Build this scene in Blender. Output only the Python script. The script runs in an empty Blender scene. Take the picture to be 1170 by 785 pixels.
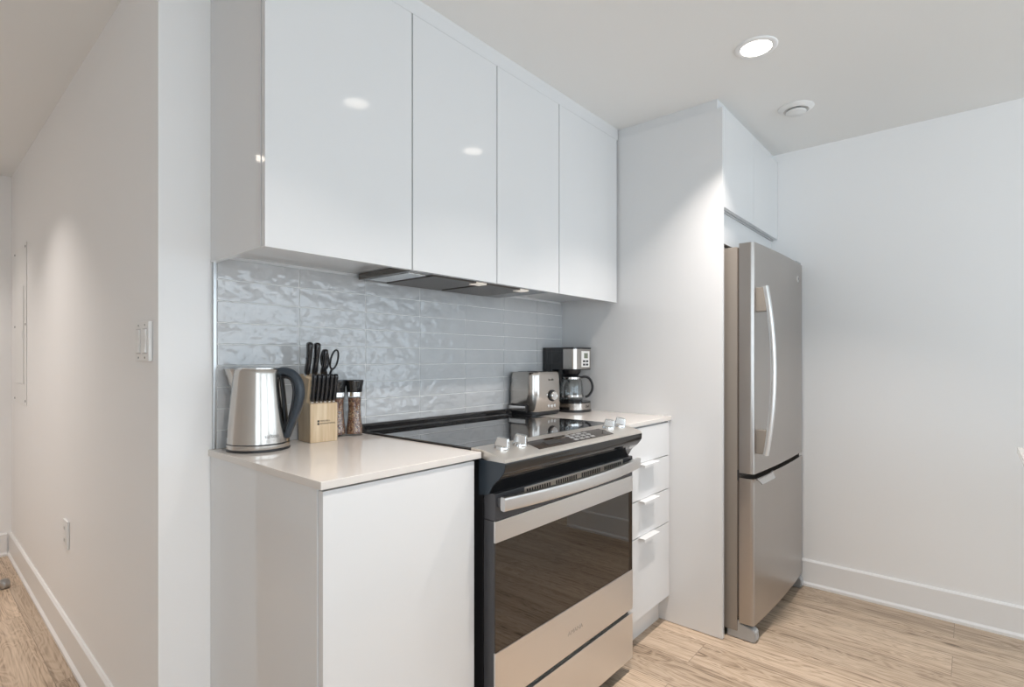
import bpy, bmesh, math, random
from math import sin, cos, pi, radians as R
from mathutils import Vector, Matrix

random.seed(7)
SC = bpy.context.scene
COL = SC.collection

# ------------------------------------------------------------------ camera
YAW = 40.848
cam = bpy.data.cameras.new('camera')
cam.sensor_width = 36.0
cam.sensor_fit = 'HORIZONTAL'
cam.lens = 606.41 / 1170 * 36
cam.shift_y = 18.45 / 1170
cam.clip_start = 0.02
camo = bpy.data.objects.new('camera', cam)
camo.location = (-0.5692, -1.6047, 1.1646)
camo.rotation_euler = (R(90), 0, R(YAW - 90))
COL.objects.link(camo)
SC.camera = camo

# ------------------------------------------------------------------ view, world, light
SC.view_settings.view_transform = 'Standard'
SC.view_settings.look = 'None'
SC.view_settings.gamma = 1.0
SC.view_settings.use_curve_mapping = False
SC.view_settings.exposure = 0.0
SC.cycles.max_bounces = 14
SC.cycles.diffuse_bounces = 8
SC.cycles.glossy_bounces = 8
SC.cycles.transmission_bounces = 12
SC.cycles.caustics_reflective = False
SC.cycles.caustics_refractive = False
SC.cycles.sample_clamp_indirect = 4.0

SKY_STRENGTH = 3.7
SKY_COLOR = (0.78, 0.90, 1.0, 1)
CAN_WATTS = 7.2
CAN_COLOR = (1.0, 0.915, 0.85)
LENS_GLOW = 6.0

world = bpy.data.worlds.new('world')
SC.world = world
world.use_nodes = True
wb = world.node_tree.nodes['Background']
wb.inputs[0].default_value = SKY_COLOR
wb.inputs[1].default_value = SKY_STRENGTH

H = 2.258            # ceiling height
XE = 1.670           # fridge side panel, left face
XW = 2.504           # right wall
XH = -0.125          # hall wall
HC = 0.915           # counter top

WINDOWS = [(-0.95, 0.95), (1.25, 2.95), (3.20, 4.25)]   # openings in the far wall behind the camera
WZ0, WZ1, WY = 0.25, 2.12, -4.6
for i, (a, b) in enumerate(WINDOWS):                    # daylight portals in the window openings
    l = bpy.data.lights.new('window_portal', 'AREA')
    l.shape = 'RECTANGLE'; l.size = b - a; l.size_y = WZ1 - WZ0
    l.cycles.is_portal = True
    o = bpy.data.objects.new('window_portal', l)
    o.location = ((a + b) / 2, WY - 0.05, (WZ0 + WZ1) / 2)
    o.rotation_euler = (R(90), 0, 0)
    COL.objects.link(o)

FILL_WIN = (-4.2, -2.2)                                       # unseen window opening added in the left wall to brighten left-facing surfaces
l = bpy.data.lights.new('window_portal', 'AREA')  # portal of the added left opening
l.shape = 'RECTANGLE'; l.size = FILL_WIN[1] - FILL_WIN[0]; l.size_y = WZ1 - WZ0
l.cycles.is_portal = True
o = bpy.data.objects.new('window_portal', l)
o.location = (-1.29 - 0.05, sum(FILL_WIN) / 2, (WZ0 + WZ1) / 2)
o.rotation_euler = (R(90), 0, R(-90))
COL.objects.link(o)

# ------------------------------------------------------------------ materials
MATS = {}
def lin(c):
    return tuple((x / 255 / 12.92) if x / 255 <= 0.04045 else ((x / 255 + 0.055) / 1.055) ** 2.4 for x in c) + (1,)

def mat(name, color=(0.8, 0.8, 0.8), rough=0.5, metal=0.0, spec=0.5, coat=0.0, emit=None, estr=0.0, trans=0.0, ior=1.45,
        noise=None, bump=None, aniso=None):
    """noise=(scale, amount), bump=(scale xyz, strength)"""
    m = bpy.data.materials.new(name); m.use_nodes = True
    nt = m.node_tree; b = nt.nodes['Principled BSDF']
    c = tuple(color) + ((1,) if len(color) == 3 else ())
    b.inputs['Base Color'].default_value = c
    b.inputs['Roughness'].default_value = rough
    b.inputs['Metallic'].default_value = metal
    b.inputs['Specular IOR Level'].default_value = spec
    b.inputs['Coat Weight'].default_value = coat
    b.inputs['IOR'].default_value = ior
    b.inputs['Transmission Weight'].default_value = trans
    if emit:
        b.inputs['Emission Color'].default_value = tuple(emit) + (1,)
        b.inputs['Emission Strength'].default_value = estr
    tc = None
    if noise or bump or aniso:
        tc = nt.nodes.new('ShaderNodeTexCoord')
    if noise:
        n = nt.nodes.new('ShaderNodeTexNoise'); n.inputs['Scale'].default_value = noise[0]; n.inputs['Detail'].default_value = 4
        nt.links.new(tc.outputs['Object'], n.inputs['Vector'])
        mx = nt.nodes.new('ShaderNodeMix'); mx.data_type = 'RGBA'
        mx.inputs['A'].default_value = tuple(max(0, x * (1 - noise[1])) for x in c[:3]) + (1,)
        mx.inputs['B'].default_value = tuple(min(1, x * (1 + noise[1])) for x in c[:3]) + (1,)
        nt.links.new(n.outputs['Fac'], mx.inputs['Factor'])
        nt.links.new(mx.outputs['Result'], b.inputs['Base Color'])
    if bump:
        mp = nt.nodes.new('ShaderNodeMapping'); mp.inputs['Scale'].default_value = bump[0]
        nt.links.new(tc.outputs['Object'], mp.inputs['Vector'])
        n = nt.nodes.new('ShaderNodeTexNoise'); n.inputs['Scale'].default_value = 1; n.inputs['Detail'].default_value = bump[3] if len(bump) > 3 else 3
        nt.links.new(mp.outputs['Vector'], n.inputs['Vector'])
        bp = nt.nodes.new('ShaderNodeBump'); bp.inputs['Strength'].default_value = bump[1]; bp.inputs['Distance'].default_value = bump[2] if len(bump) > 2 else 0.01
        nt.links.new(n.outputs['Fac'], bp.inputs['Height'])
        nt.links.new(bp.outputs['Normal'], b.inputs['Normal'])
    MATS[name] = m
    return m

M_wall = mat('wall_paint', (0.85, 0.85, 0.85), 0.55, spec=0.3, bump=((220, 220, 220), 0.04, 0.002))
M_ceil = mat('ceiling_paint', (0.80, 0.80, 0.79), 0.8, spec=0.2, bump=((160, 160, 160), 0.05, 0.002))
M_base = mat('trim_paint', (0.82, 0.82, 0.82), 0.35)
M_lac = mat('white_gloss_lacquer', (0.685, 0.69, 0.695), 0.05, spec=0.5, bump=((7, 7, 7), 0.02, 0.002))
M_lacin = mat('cabinet_white_melamine', (0.78, 0.78, 0.77), 0.3)
M_edge = mat('cabinet_edge_grey', (0.55, 0.55, 0.55), 0.4)
M_gapdark = mat('shadow_gap', (0.03, 0.03, 0.03), 0.8)
M_quartz = mat('white_quartz', (0.66, 0.625, 0.59), 0.10, noise=(900, 0.03))
M_tile = mat('grey_glazed_tile', (0.54, 0.55, 0.56), 0.025, spec=0.7, noise=(9, 0.08), bump=((23, 23, 34), 0.8, 0.006, 0.8))
M_grout = mat('grout', (0.80, 0.80, 0.79), 0.9)
M_alu = mat('aluminium_trim', (0.60, 0.61, 0.62), 0.35, metal=1)
M_steel_h = mat('stainless_brushed_horizontal', (0.80, 0.785, 0.775), 0.36, metal=1, bump=((6, 300, 900), 0.06, 0.001))
M_steel_v = mat('stainless_brushed_vertical', (0.52, 0.485, 0.45), 0.17, metal=1, bump=((900, 900, 5), 0.06, 0.001))
M_steel_f = mat('fridge_stainless', (0.47, 0.44, 0.415), 0.32, metal=1, noise=(3.0, 0.05), bump=((900, 900, 6), 0.05, 0.001))
M_steel = mat('steel_satin', (0.74, 0.73, 0.72), 0.18, metal=1)
M_fhandle = mat('satin_handle', (0.80, 0.79, 0.78), 0.34, metal=1)
M_kprint = mat('kettle_print_grey', (0.22, 0.21, 0.20), 0.4)
M_nickel = mat('satin_nickel', (0.42, 0.41, 0.40), 0.3, metal=1)
M_chrome = mat('chrome', (0.85, 0.85, 0.85), 0.07, metal=1)
M_fbody = mat('fridge_side_grey', (0.32, 0.285, 0.25), 0.38, metal=0.35, spec=0.4)
M_blk = mat('black_gloss', (0.014, 0.014, 0.015), 0.06, spec=0.8)
M_blkp = mat('black_plastic', (0.018, 0.018, 0.02), 0.30)
M_blkm = mat('black_matte_metal', (0.013, 0.013, 0.014), 0.45, bump=((400, 400, 400), 0.2, 0.001))
M_dgrey = mat('dark_grey_enamel', (0.06, 0.06, 0.065), 0.25)
M_cook = mat('black_ceramic_glass', (0.012, 0.012, 0.013), 0.03, spec=0.95, ior=1.6)
M_ring = mat('burner_print', (0.05, 0.05, 0.052), 0.06)
M_oven = mat('oven_window_glass', (0.016, 0.009, 0.004), 0.02, spec=0.65, ior=1.6, bump=((7, 7, 7), 0.05, 0.002, 1))
M_panel = mat('range_panel_steel', (0.72, 0.68, 0.63), 0.32, metal=0.85)
M_lcd = mat('lcd_grey', (0.20, 0.22, 0.17), 0.2)
M_btn = mat('button_silver', (0.6, 0.6, 0.6), 0.3, metal=0.8)
M_gasket = mat('gasket_brown_grey', (0.10, 0.08, 0.065), 0.6)
M_rubber = mat('rubber_grey', (0.16, 0.17, 0.18), 0.7)
M_footg = mat('foot_cover_grey', (0.42, 0.43, 0.44), 0.35, metal=0.3)
M_plast = mat('white_plastic', (0.78, 0.78, 0.77), 0.3)
M_screw = mat('screw_grey', (0.10, 0.10, 0.10), 0.5)
M_print = mat('print_dark', (0.05, 0.045, 0.04), 0.6)
M_emb = mat('embossed_steel', (0.50, 0.485, 0.47), 0.3, metal=1)
M_handle = mat('kettle_handle_slate', (0.030, 0.040, 0.052), 0.32)
M_knifeh = mat('knife_handle_black', (0.016, 0.016, 0.018), 0.14, spec=0.7)
def mat_thin(name, tint):
    m = bpy.data.materials.new(name); m.use_nodes = True
    nt = m.node_tree; N = nt.nodes; L = nt.links; N.remove(N['Principled BSDF']); out = N['Material Output']
    t = N.new('ShaderNodeBsdfTransparent'); t.inputs[0].default_value = tint + (1,)
    g = N.new('ShaderNodeBsdfGlossy'); g.inputs['Roughness'].default_value = 0.02
    lw = N.new('ShaderNodeLayerWeight'); lw.inputs['Blend'].default_value = 0.35
    mr = N.new('ShaderNodeMapRange'); mr.inputs['To Min'].default_value = 0.06; mr.inputs['To Max'].default_value = 0.40
    L.new(lw.outputs['Facing'], mr.inputs['Value'])
    mx = N.new('ShaderNodeMixShader'); L.new(mr.outputs['Result'], mx.inputs[0]); L.new(t.outputs[0], mx.inputs[1]); L.new(g.outputs[0], mx.inputs[2])
    L.new(mx.outputs[0], out.inputs['Surface'])
    return m
M_glass = mat_thin('clear_glass', (0.95, 0.96, 0.96))
M_acryl = mat_thin('clear_acrylic', (0.97, 0.97, 0.97))
M_lens = mat('lamp_lens', (0.9, 0.9, 0.9), 0.5, emit=(1.0, 0.90, 0.78), estr=LENS_GLOW)
M_hoodl = mat('hood_lamp_lens', (0.9, 0.9, 0.85), 0.3, emit=(1.0, 0.85, 0.72), estr=0.35)
M_hood = mat('hood_steel', (0.20, 0.185, 0.17), 0.2, metal=1)
M_filter = mat('hood_filter_mesh', (0.16, 0.14, 0.125), 0.35, metal=0.9, bump=((500, 500, 500), 0.6, 0.002))
M_vdark = mat('vent_dark', (0.03, 0.03, 0.03), 0.8)

def mat_floor():
    m = bpy.data.materials.new('oak_plank_floor'); m.use_nodes = True
    nt = m.node_tree; N = nt.nodes; L = nt.links; b = N['Principled BSDF']
    tc = N.new('ShaderNodeTexCoord')
    sep = N.new('ShaderNodeSeparateXYZ'); L.new(tc.outputs['Object'], sep.inputs[0])
    cmb = N.new('ShaderNodeCombineXYZ')
    L.new(sep.outputs['Y'], cmb.inputs['X']); L.new(sep.outputs['X'], cmb.inputs['Y'])
    mp0 = N.new('ShaderNodeMapping'); mp0.inputs['Location'].default_value = (0.33, 0.02, 0)
    L.new(cmb.outputs[0], mp0.inputs['Vector'])
    br = N.new('ShaderNodeTexBrick')
    br.offset = 0.37; br.offset_frequency = 2
    br.inputs['Scale'].default_value = 1
    br.inputs['Brick Width'].default_value = 1.22
    br.inputs['Row Height'].default_value = 0.18
    br.inputs['Mortar Size'].default_value = 0.0009
    br.inputs['Mortar Smooth'].default_value = 0.3
    br.inputs['Color1'].default_value = (0, 0, 0, 1); br.inputs['Color2'].default_value = (1, 1, 1, 1)
    br.inputs['Mortar'].default_value = (0.5, 0.5, 0.5, 1)
    L.new(mp0.outputs['Vector'], br.inputs['Vector'])
    # every plank gets its own slice of the grain
    off = N.new('ShaderNodeVectorMath'); off.operation = 'MULTIPLY_ADD'
    L.new(br.outputs['Color'], off.inputs[0]); off.inputs[1].default_value = (7.0, 3.0, 11.0); L.new(cmb.outputs[0], off.inputs[2])
    # broad cathedral figure
    mp1 = N.new('ShaderNodeMapping'); mp1.inputs['Scale'].default_value = (1.3, 9.0, 1.0); L.new(off.outputs[0], mp1.inputs['Vector'])
    n1 = N.new('ShaderNodeTexNoise'); n1.inputs['Scale'].default_value = 1.6; n1.inputs['Detail'].default_value = 3; n1.inputs['Distortion'].default_value = 0.9
    L.new(mp1.outputs['Vector'], n1.inputs['Vector'])
    rings = N.new('ShaderNodeMath'); rings.operation = 'MULTIPLY'; rings.inputs[1].default_value = 80.0; L.new(n1.outputs['Fac'], rings.inputs[0])
    sn = N.new('ShaderNodeMath'); sn.operation = 'SINE'; L.new(rings.outputs[0], sn.inputs[0])
    snr = N.new('ShaderNodeMapRange'); snr.inputs['From Min'].default_value = -1; L.new(sn.outputs[0], snr.inputs['Value'])
    # fine pores
    mp2 = N.new('ShaderNodeMapping'); mp2.inputs['Scale'].default_value = (3.0, 150.0, 1.0); L.new(off.outputs[0], mp2.inputs['Vector'])
    n2 = N.new('ShaderNodeTexNoise'); n2.inputs['Scale'].default_value = 1.0; n2.inputs['Detail'].default_value = 6; n2.inputs['Roughness'].default_value = 0.65
    L.new(mp2.outputs['Vector'], n2.inputs['Vector'])
    # soft broad streaks
    mp3 = N.new('ShaderNodeMapping'); mp3.inputs['Scale'].default_value = (0.55, 11.0, 1.0); L.new(off.outputs[0], mp3.inputs['Vector'])
    n3 = N.new('ShaderNodeTexNoise'); n3.inputs['Scale'].default_value = 1.3; n3.inputs['Detail'].default_value = 4; n3.inputs['Distortion'].default_value = 0.4
    L.new(mp3.outputs['Vector'], n3.inputs['Vector'])
    a1 = N.new('ShaderNodeMath'); a1.operation = 'MULTIPLY'; a1.inputs[1].default_value = 0.12; L.new(snr.outputs['Result'], a1.inputs[0])
    a2 = N.new('ShaderNodeMath'); a2.operation = 'MULTIPLY_ADD'; a2.inputs[1].default_value = 0.62; L.new(n2.outputs['Fac'], a2.inputs[0]); L.new(a1.outputs[0], a2.inputs[2])
    a3 = N.new('ShaderNodeMath'); a3.operation = 'MULTIPLY_ADD'; a3.inputs[1].default_value = 0.42; L.new(n3.outputs['Fac'], a3.inputs[0]); L.new(a2.outputs[0], a3.inputs[2])
    rp = N.new('ShaderNodeValToRGB'); L.new(a3.outputs[0], rp.inputs['Fac'])
    e = rp.color_ramp.elements
    e[0].position = 0.385; e[0].color = (0.120, 0.082, 0.056, 1)
    e[1].position = 0.74; e[1].color = (0.65, 0.52, 0.40, 1)
    k = e.new(0.49); k.color = (0.37, 0.275, 0.195, 1)
    k = e.new(0.585); k.color = (0.53, 0.41, 0.30, 1)
    # plank tint
    hs = N.new('ShaderNodeHueSaturation')
    mr = N.new('ShaderNodeMapRange'); mr.inputs['To Min'].default_value = 0.80; mr.inputs['To Max'].default_value = 1.08
    L.new(br.outputs['Color'], mr.inputs['Value']); L.new(mr.outputs['Result'], hs.inputs['Value'])
    L.new(rp.outputs['Color'], hs.inputs['Color'])
    mx = N.new('ShaderNodeMix'); mx.data_type = 'RGBA'; mx.inputs['B'].default_value = (0.07, 0.05, 0.04, 1)
    sc = N.new('ShaderNodeMath'); sc.operation = 'MULTIPLY'; sc.inputs[1].default_value = 0.7; L.new(br.outputs['Fac'], sc.inputs[0])
    L.new(sc.outputs[0], mx.inputs['Factor']); L.new(hs.outputs['Color'], mx.inputs['A'])
    L.new(mx.outputs['Result'], b.inputs['Base Color'])
    b.inputs['Roughness'].default_value = 0.38
    b.inputs['Specular IOR Level'].default_value = 0.4
    bp = N.new('ShaderNodeBump'); bp.inputs['Strength'].default_value = 0.08; bp.inputs['Distance'].default_value = 0.003
    L.new(a3.outputs[0], bp.inputs['Height']); L.new(bp.outputs['Normal'], b.inputs['Normal'])
    return m
M_floor = mat_floor()

def mat_wood_block():
    m = bpy.data.materials.new('pale_rubberwood'); m.use_nodes = True
    nt = m.node_tree; N = nt.nodes; L = nt.links; b = N['Principled BSDF']
    tc = N.new('ShaderNodeTexCoord')
    mp = N.new('ShaderNodeMapping'); mp.inputs['Scale'].default_value = (70, 40, 5); L.new(tc.outputs['Object'], mp.inputs['Vector'])
    n = N.new('ShaderNodeTexNoise'); n.inputs['Scale'].default_value = 1; n.inputs['Detail'].default_value = 4; L.new(mp.outputs['Vector'], n.inputs['Vector'])
    rp = N.new('ShaderNodeValToRGB'); L.new(n.outputs['Fac'], rp.inputs['Fac'])
    e = rp.color_ramp.elements
    e[0].position = 0.3; e[0].color = (0.50, 0.36, 0.21, 1); e[1].position = 0.75; e[1].color = (0.72, 0.59, 0.42, 1)
    L.new(rp.outputs['Color'], b.inputs['Base Color']); b.inputs['Roughness'].default_value = 0.45
    return m
M_wood = mat_wood_block()

def mat_pepper():
    m = bpy.data.materials.new('mixed_peppercorns'); m.use_nodes = True
    nt = m.node_tree; N = nt.nodes; L = nt.links; b = N['Principled BSDF']
    tc = N.new('ShaderNodeTexCoord')
    v = N.new('ShaderNodeTexVoronoi'); v.inputs['Scale'].default_value = 260; L.new(tc.outputs['Object'], v.inputs['Vector'])
    sp = N.new('ShaderNodeSeparateColor'); L.new(v.outputs['Color'], sp.inputs[0])
    rp = N.new('ShaderNodeValToRGB'); L.new(sp.outputs[0], rp.inputs['Fac'])
    e = rp.color_ramp.elements
    e[0].position = 0.1; e[0].color = (0.06, 0.03, 0.02, 1); e[1].position = 0.95; e[1].color = (0.45, 0.31, 0.18, 1)
    k = e.new(0.5); k.color = (0.19, 0.06, 0.028, 1)
    L.new(rp.outputs['Color'], b.inputs['Base Color']); b.inputs['Roughness'].default_value = 0.5
    bp = N.new('ShaderNodeBump'); bp.invert = True; bp.inputs['Strength'].default_value = 0.8; bp.inputs['Distance'].default_value = 0.003
    L.new(v.outputs['Distance'], bp.inputs['Height']); L.new(bp.outputs['Normal'], b.inputs['Normal'])
    return m
M_pepper = mat_pepper()

# ------------------------------------------------------------------ mesh helpers
def box(bm, x0, x1, y0, y1, z0, z1, bev=0.0, seg=2):
    vs = [bm.verts.new((x, y, z)) for x in (x0, x1) for y in (y0, y1) for z in (z0, z1)]
    q = [(0, 1, 3, 2), (4, 6, 7, 5), (0, 4, 5, 1), (2, 3, 7, 6), (0, 2, 6, 4), (1, 5, 7, 3)]
    fs = [bm.faces.new([vs[i] for i in f]) for f in q]
    bmesh.ops.recalc_face_normals(bm, faces=fs)
    if bev > 0:
        es = list({e for f in fs for e in f.edges})
        bmesh.ops.bevel(bm, geom=es, offset=bev, segments=seg, affect='EDGES', profile=0.5)
    return bm

def B(*a, **k):
    bm = bmesh.new(); box(bm, *a, **k); return bm

def prism_x(bm, prof, x0, x1):
    """profile of (y, z) extruded along x"""
    a = [bm.verts.new((x0, y, z)) for y, z in prof]; b = [bm.verts.new((x1, y, z)) for y, z in prof]
    n = len(prof); fs = [bm.faces.new(a), bm.faces.new(b[::-1])]
    for i in range(n):
        fs.append(bm.faces.new((a[i], b[i], b[(i + 1) % n], a[(i + 1) % n])))
    bmesh.ops.recalc_face_normals(bm, faces=fs)
    return bm

def prism_z(bm, pts, z0, z1, top_scale=1.0, c=None):
    cx, cy = c if c else (sum(p[0] for p in pts) / len(pts), sum(p[1] for p in pts) / len(pts))
    a = [bm.verts.new((x, y, z0)) for x, y in pts]
    b = [bm.verts.new((cx + (x - cx) * top_scale, cy + (y - cy) * top_scale, z1)) for x, y in pts]
    n = len(pts); fs = [bm.faces.new(a), bm.faces.new(b[::-1])]
    for i in range(n):
        fs.append(bm.faces.new((a[i], b[i], b[(i + 1) % n], a[(i + 1) % n])))
    bmesh.ops.recalc_face_normals(bm, faces=fs)
    return bm

def rrect(x0, x1, y0, y1, r, seg=6):
    rs = r if isinstance(r, (tuple, list)) else (r,) * 4
    out = []
    for (cx, cy, a0, rr) in ((x1, y1, 0, rs[0]), (x0, y1, 90, rs[1]), (x0, y0, 180, rs[2]), (x1, y0, 270, rs[3])):
        sx = -1 if cx == x1 else 1; sy = -1 if cy == y1 else 1
        for i in range(seg + 1):
            a = R(a0 + 90 * i / seg)
            out.append((cx + sx * rr + rr * cos(a), cy + sy * rr + rr * sin(a)))
    return out

def lathe(bm, prof, seg=40, c=(0, 0, 0), cap=True):
    """profile of (r, z) round the z axis"""
    rings = []
    for r, z in prof:
        rings.append([bm.verts.new((c[0] + r * cos(2 * pi * i / seg), c[1] + r * sin(2 * pi * i / seg), c[2] + z)) for i in range(seg)])
    fs = []
    for a, b in zip(rings, rings[1:]):
        for i in range(seg):
            fs.append(bm.faces.new((a[i], a[(i + 1) % seg], b[(i + 1) % seg], b[i])))
    if cap:
        fs.append(bm.faces.new(rings[0][::-1])); fs.append(bm.faces.new(rings[-1]))
    bmesh.ops.recalc_face_normals(bm, faces=fs)
    return bm

def sweep(bm, path, ry, rz, side=None, seg=14, cap=True, sq=1.0):
    """tube along path; cross-section half-sizes ry (along side vector) and rz (the other one)"""
    path = [Vector(p) for p in path]; n = len(path); rings = []
    for i, p in enumerate(path):
        t = (path[min(i + 1, n - 1)] - path[max(i - 1, 0)]).normalized()
        s = Vector(side) if side else Vector((0, 0, 1)) if abs(t.z) < 0.9 else Vector((1, 0, 0))
        s = (s - t * s.dot(t)).normalized(); u = t.cross(s)
        a, b = (ry[i] if isinstance(ry, (list, tuple)) else ry), (rz[i] if isinstance(rz, (list, tuple)) else rz)
        ring = []
        for k in range(seg):
            ph = 2 * pi * k / seg; c_, s_ = cos(ph), sin(ph)
            c_ = math.copysign(abs(c_) ** sq, c_); s_ = math.copysign(abs(s_) ** sq, s_)
            ring.append(bm.verts.new(p + s * (a * c_) + u * (b * s_)))
        rings.append(ring)
    fs = []
    for a, b in zip(rings, rings[1:]):
        for i in range(seg):
            fs.append(bm.faces.new((a[i], a[(i + 1) % seg], b[(i + 1) % seg], b[i])))
    if cap:
        fs.append(bm.faces.new(rings[0][::-1])); fs.append(bm.faces.new(rings[-1]))
    bmesh.ops.recalc_face_normals(bm, faces=fs)
    return bm

def smooth_path(pts, n=6):
    pts = [Vector(p) for p in pts]; out = []
    for i in range(len(pts) - 1):
        p0, p1, p2, p3 = pts[max(i - 1, 0)], pts[i], pts[i + 1], pts[min(i + 2, len(pts) - 1)]
        for k in range(n):
            t = k / n
            out.append(0.5 * ((2 * p1) + (p2 - p0) * t + (2 * p0 - 5 * p1 + 4 * p2 - p3) * t * t + (3 * p1 - p0 - 3 * p2 + p3) * t ** 3))
    out.append(pts[-1]); return out

def xform(bm, M):
    bmesh.ops.transform(bm, matrix=M, verts=bm.verts); return bm

def obj(name, bm, m, parent=None, shift=None, angle=35):
    if shift is not None:
        bmesh.ops.translate(bm, verts=bm.verts, vec=-Vector(shift))
    me = bpy.data.meshes.new(name); bm.to_mesh(me); bm.free()
    me.materials.append(m)
    for p in me.polygons: p.use_smooth = True
    me.set_sharp_from_angle(angle=R(angle))
    o = bpy.data.objects.new(name, me); COL.objects.link(o)
    if parent: o.parent = parent
    if angle <= 40:                      # keep the flat faces of bevelled shapes flat-shaded
        w = o.modifiers.new('weighted_normal', 'WEIGHTED_NORMAL'); w.keep_sharp = True; w.weight = 100
    return o

class Thing:
    """an Empty at the thing's base; parts are given in world coordinates unless local=True"""
    def __init__(s, name, label, cat, loc=(0, 0, 0), rz=0.0, group=None, local=False):
        o = bpy.data.objects.new(name, None); COL.objects.link(o)
        o.empty_display_size = 0.05
        o.location = loc; o.rotation_euler = (0, 0, rz)
        o['label'] = label; o['category'] = cat; o['kind'] = 'thing'
        if group: o['group'] = group
        s.o = o; s.loc = loc; s.local = local
    def part(s, name, bm, m, parent=None, label=None, angle=35):
        p = obj(name, bm, m, parent or s.o, None if s.local else s.loc, angle)
        if label: p['label'] = label
        return p

def single(name, label, cat, bm, m, loc=None, group=None, angle=35):
    o = obj(name, bm, m, None, loc, angle)
    if loc: o.location = loc
    o['label'] = label; o['category'] = cat; o['kind'] = 'thing'
    if group: o['group'] = group
    return o

def struct(name, bm, m, parent=None, label=None):
    o = obj(name, bm, m, parent)
    if not parent: o['kind'] = 'structure'
    if label: o['label'] = label
    return o

def dup(t_o, loc, label=None, rz=None):
    r = t_o.copy(); COL.objects.link(r); r.location = loc
    if rz is not None: r.rotation_euler = (0, 0, rz)
    if label: r['label'] = label
    for ch in list(t_o.children):
        c = ch.copy(); COL.objects.link(c); c.parent = r
        for g in list(ch.children):
            d = g.copy(); COL.objects.link(d); d.parent = c
    return r

def text_bm(body, size, depth=0.0004, align='CENTER', font_shear=0.0):
    cu = bpy.data.curves.new('lettering', 'FONT'); cu.body = body; cu.size = size; cu.extrude = depth
    cu.align_x = align; cu.align_y = 'CENTER'; cu.shear = font_shear; cu.resolution_u = 3
    o = bpy.data.objects.new('lettering', cu); COL.objects.link(o)
    dg = bpy.context.evaluated_depsgraph_get(); dg.update()
    me = bpy.data.meshes.new_from_object(o.evaluated_get(dg))
    bm = bmesh.new(); bm.from_mesh(me)
    bpy.data.objects.remove(o); bpy.data.curves.remove(cu); bpy.data.meshes.remove(me)
    return bm
# text lying in xy, turned to stand facing -y
STAND = Matrix.Rotation(R(90), 4, 'X')

# ------------------------------------------------------------------ the setting
XL = -1.29; YE = 2.7435; XF = 4.4; YR = -1.806
bm = B(XL - .12, XF + .12, WY - .12, YE + .12, -0.10, 0.0)
struct('floor', bm, M_floor)
struct('ceiling', B(XL - .12, XF + .12, WY - .12, YE + .12, H, H + .10), M_ceil)
struct('wall_back', B(XH, XW + .116, 0.0, 0.12, 0, H), M_wall)
struct('wall_hall', B(XH, XH + .12, 0.12, YE, 0, H), M_wall)
struct('wall_end', B(XL - .12, XH + .12, YE, YE + .12, 0, H), M_wall)
bm = bmesh.new()
box(bm, XL - .12, XL, WY, FILL_WIN[0], 0, H); box(bm, XL - .12, XL, FILL_WIN[1], YE, 0, H)
box(bm, XL - .12, XL, FILL_WIN[0], FILL_WIN[1], 0, WZ0); box(bm, XL - .12, XL, FILL_WIN[0], FILL_WIN[1], WZ1, H)
struct('wall_left', bm, M_wall)
bm = bmesh.new(); f = 0.05
for a, b, c, d in ((FILL_WIN[0], FILL_WIN[1], WZ0, WZ0 + f), (FILL_WIN[0], FILL_WIN[1], WZ1 - f, WZ1), (FILL_WIN[0], FILL_WIN[0] + f, WZ0 + f, WZ1 - f), (FILL_WIN[1] - f, FILL_WIN[1], WZ0 + f, WZ1 - f), (-3.23, -3.17, WZ0 + f, WZ1 - f)):
    box(bm, XL - .09, XL - .03, a, b, c, d)
struct('window_4', bm, M_plast)  # frame of the added left opening, there only for its fill light
struct('wall_right', B(XW, XW + .116, YR + .116, 0.0, 0, H), M_wall)
struct('wall_return', B(XW, XF, YR, YR + .116, 0, H), M_wall)
struct('wall_side', B(XF, XF + .12, WY, YR + .116, 0, H), M_wall)
bm = bmesh.new()
xs = [XL - .12] + [v for w in WINDOWS for v in w] + [XF + .12]
for i in range(0, len(xs), 2):
    box(bm, xs[i], xs[i + 1], WY - .12, WY, 0, H)
for a, b in WINDOWS:
    box(bm, a, b, WY - .12, WY, 0, WZ0); box(bm, a, b, WY - .12, WY, WZ1, H)
struct('wall_front', bm, M_wall)
for i, (a, b) in enumerate(WINDOWS):
    bm = bmesh.new()
    f = 0.05
    box(bm, a, b, WY - .09, WY - .03, WZ0, WZ0 + f); box(bm, a, b, WY - .09, WY - .03, WZ1 - f, WZ1)
    box(bm, a, a + f, WY - .09, WY - .03, WZ0 + f, WZ1 - f); box(bm, b - f, b, WY - .09, WY - .03, WZ0 + f, WZ1 - f)
    c = (a + b) / 2
    box(bm, c - .03, c + .03, WY - .085, WY - .035, WZ0 + f, WZ1 - f)
    struct('window_%d' % (i + 1), bm, M_plast)

def baseboard(name, p0, p1, nrm):
    """board with a bevelled top and a small shoe strip, along p0->p1, nrm = direction into the room"""
    prof = [(0, 0), (0.021, 0), (0.021, 0.012), (0.013, 0.022), (0.012, 0.126), (0.006, 0.134), (0, 0.134)]
    bm = bmesh.new(); p0, p1, n = Vector(p0 + (0,)), Vector(p1 + (0,)), Vector(nrm + (0,))
    a = [bm.verts.new(p0 + n * d + Vector((0, 0, z))) for d, z in prof]
    b = [bm.verts.new(p1 + n * d + Vector((0, 0, z))) for d, z in prof]
    k = len(prof); fs = [bm.faces.new(a), bm.faces.new(b[::-1])]
    for i in range(k): fs.append(bm.faces.new((a[i], b[i], b[(i + 1) % k], a[(i + 1) % k])))
    bmesh.ops.recalc_face_normals(bm, faces=fs)
    struct(name, bm, M_base)
baseboard('baseboard_right', (XW, -0.75), (XW, YR - .02), (-1, 0))
baseboard('baseboard_return', (XW, YR), (XF, YR), (0, -1))
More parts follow.
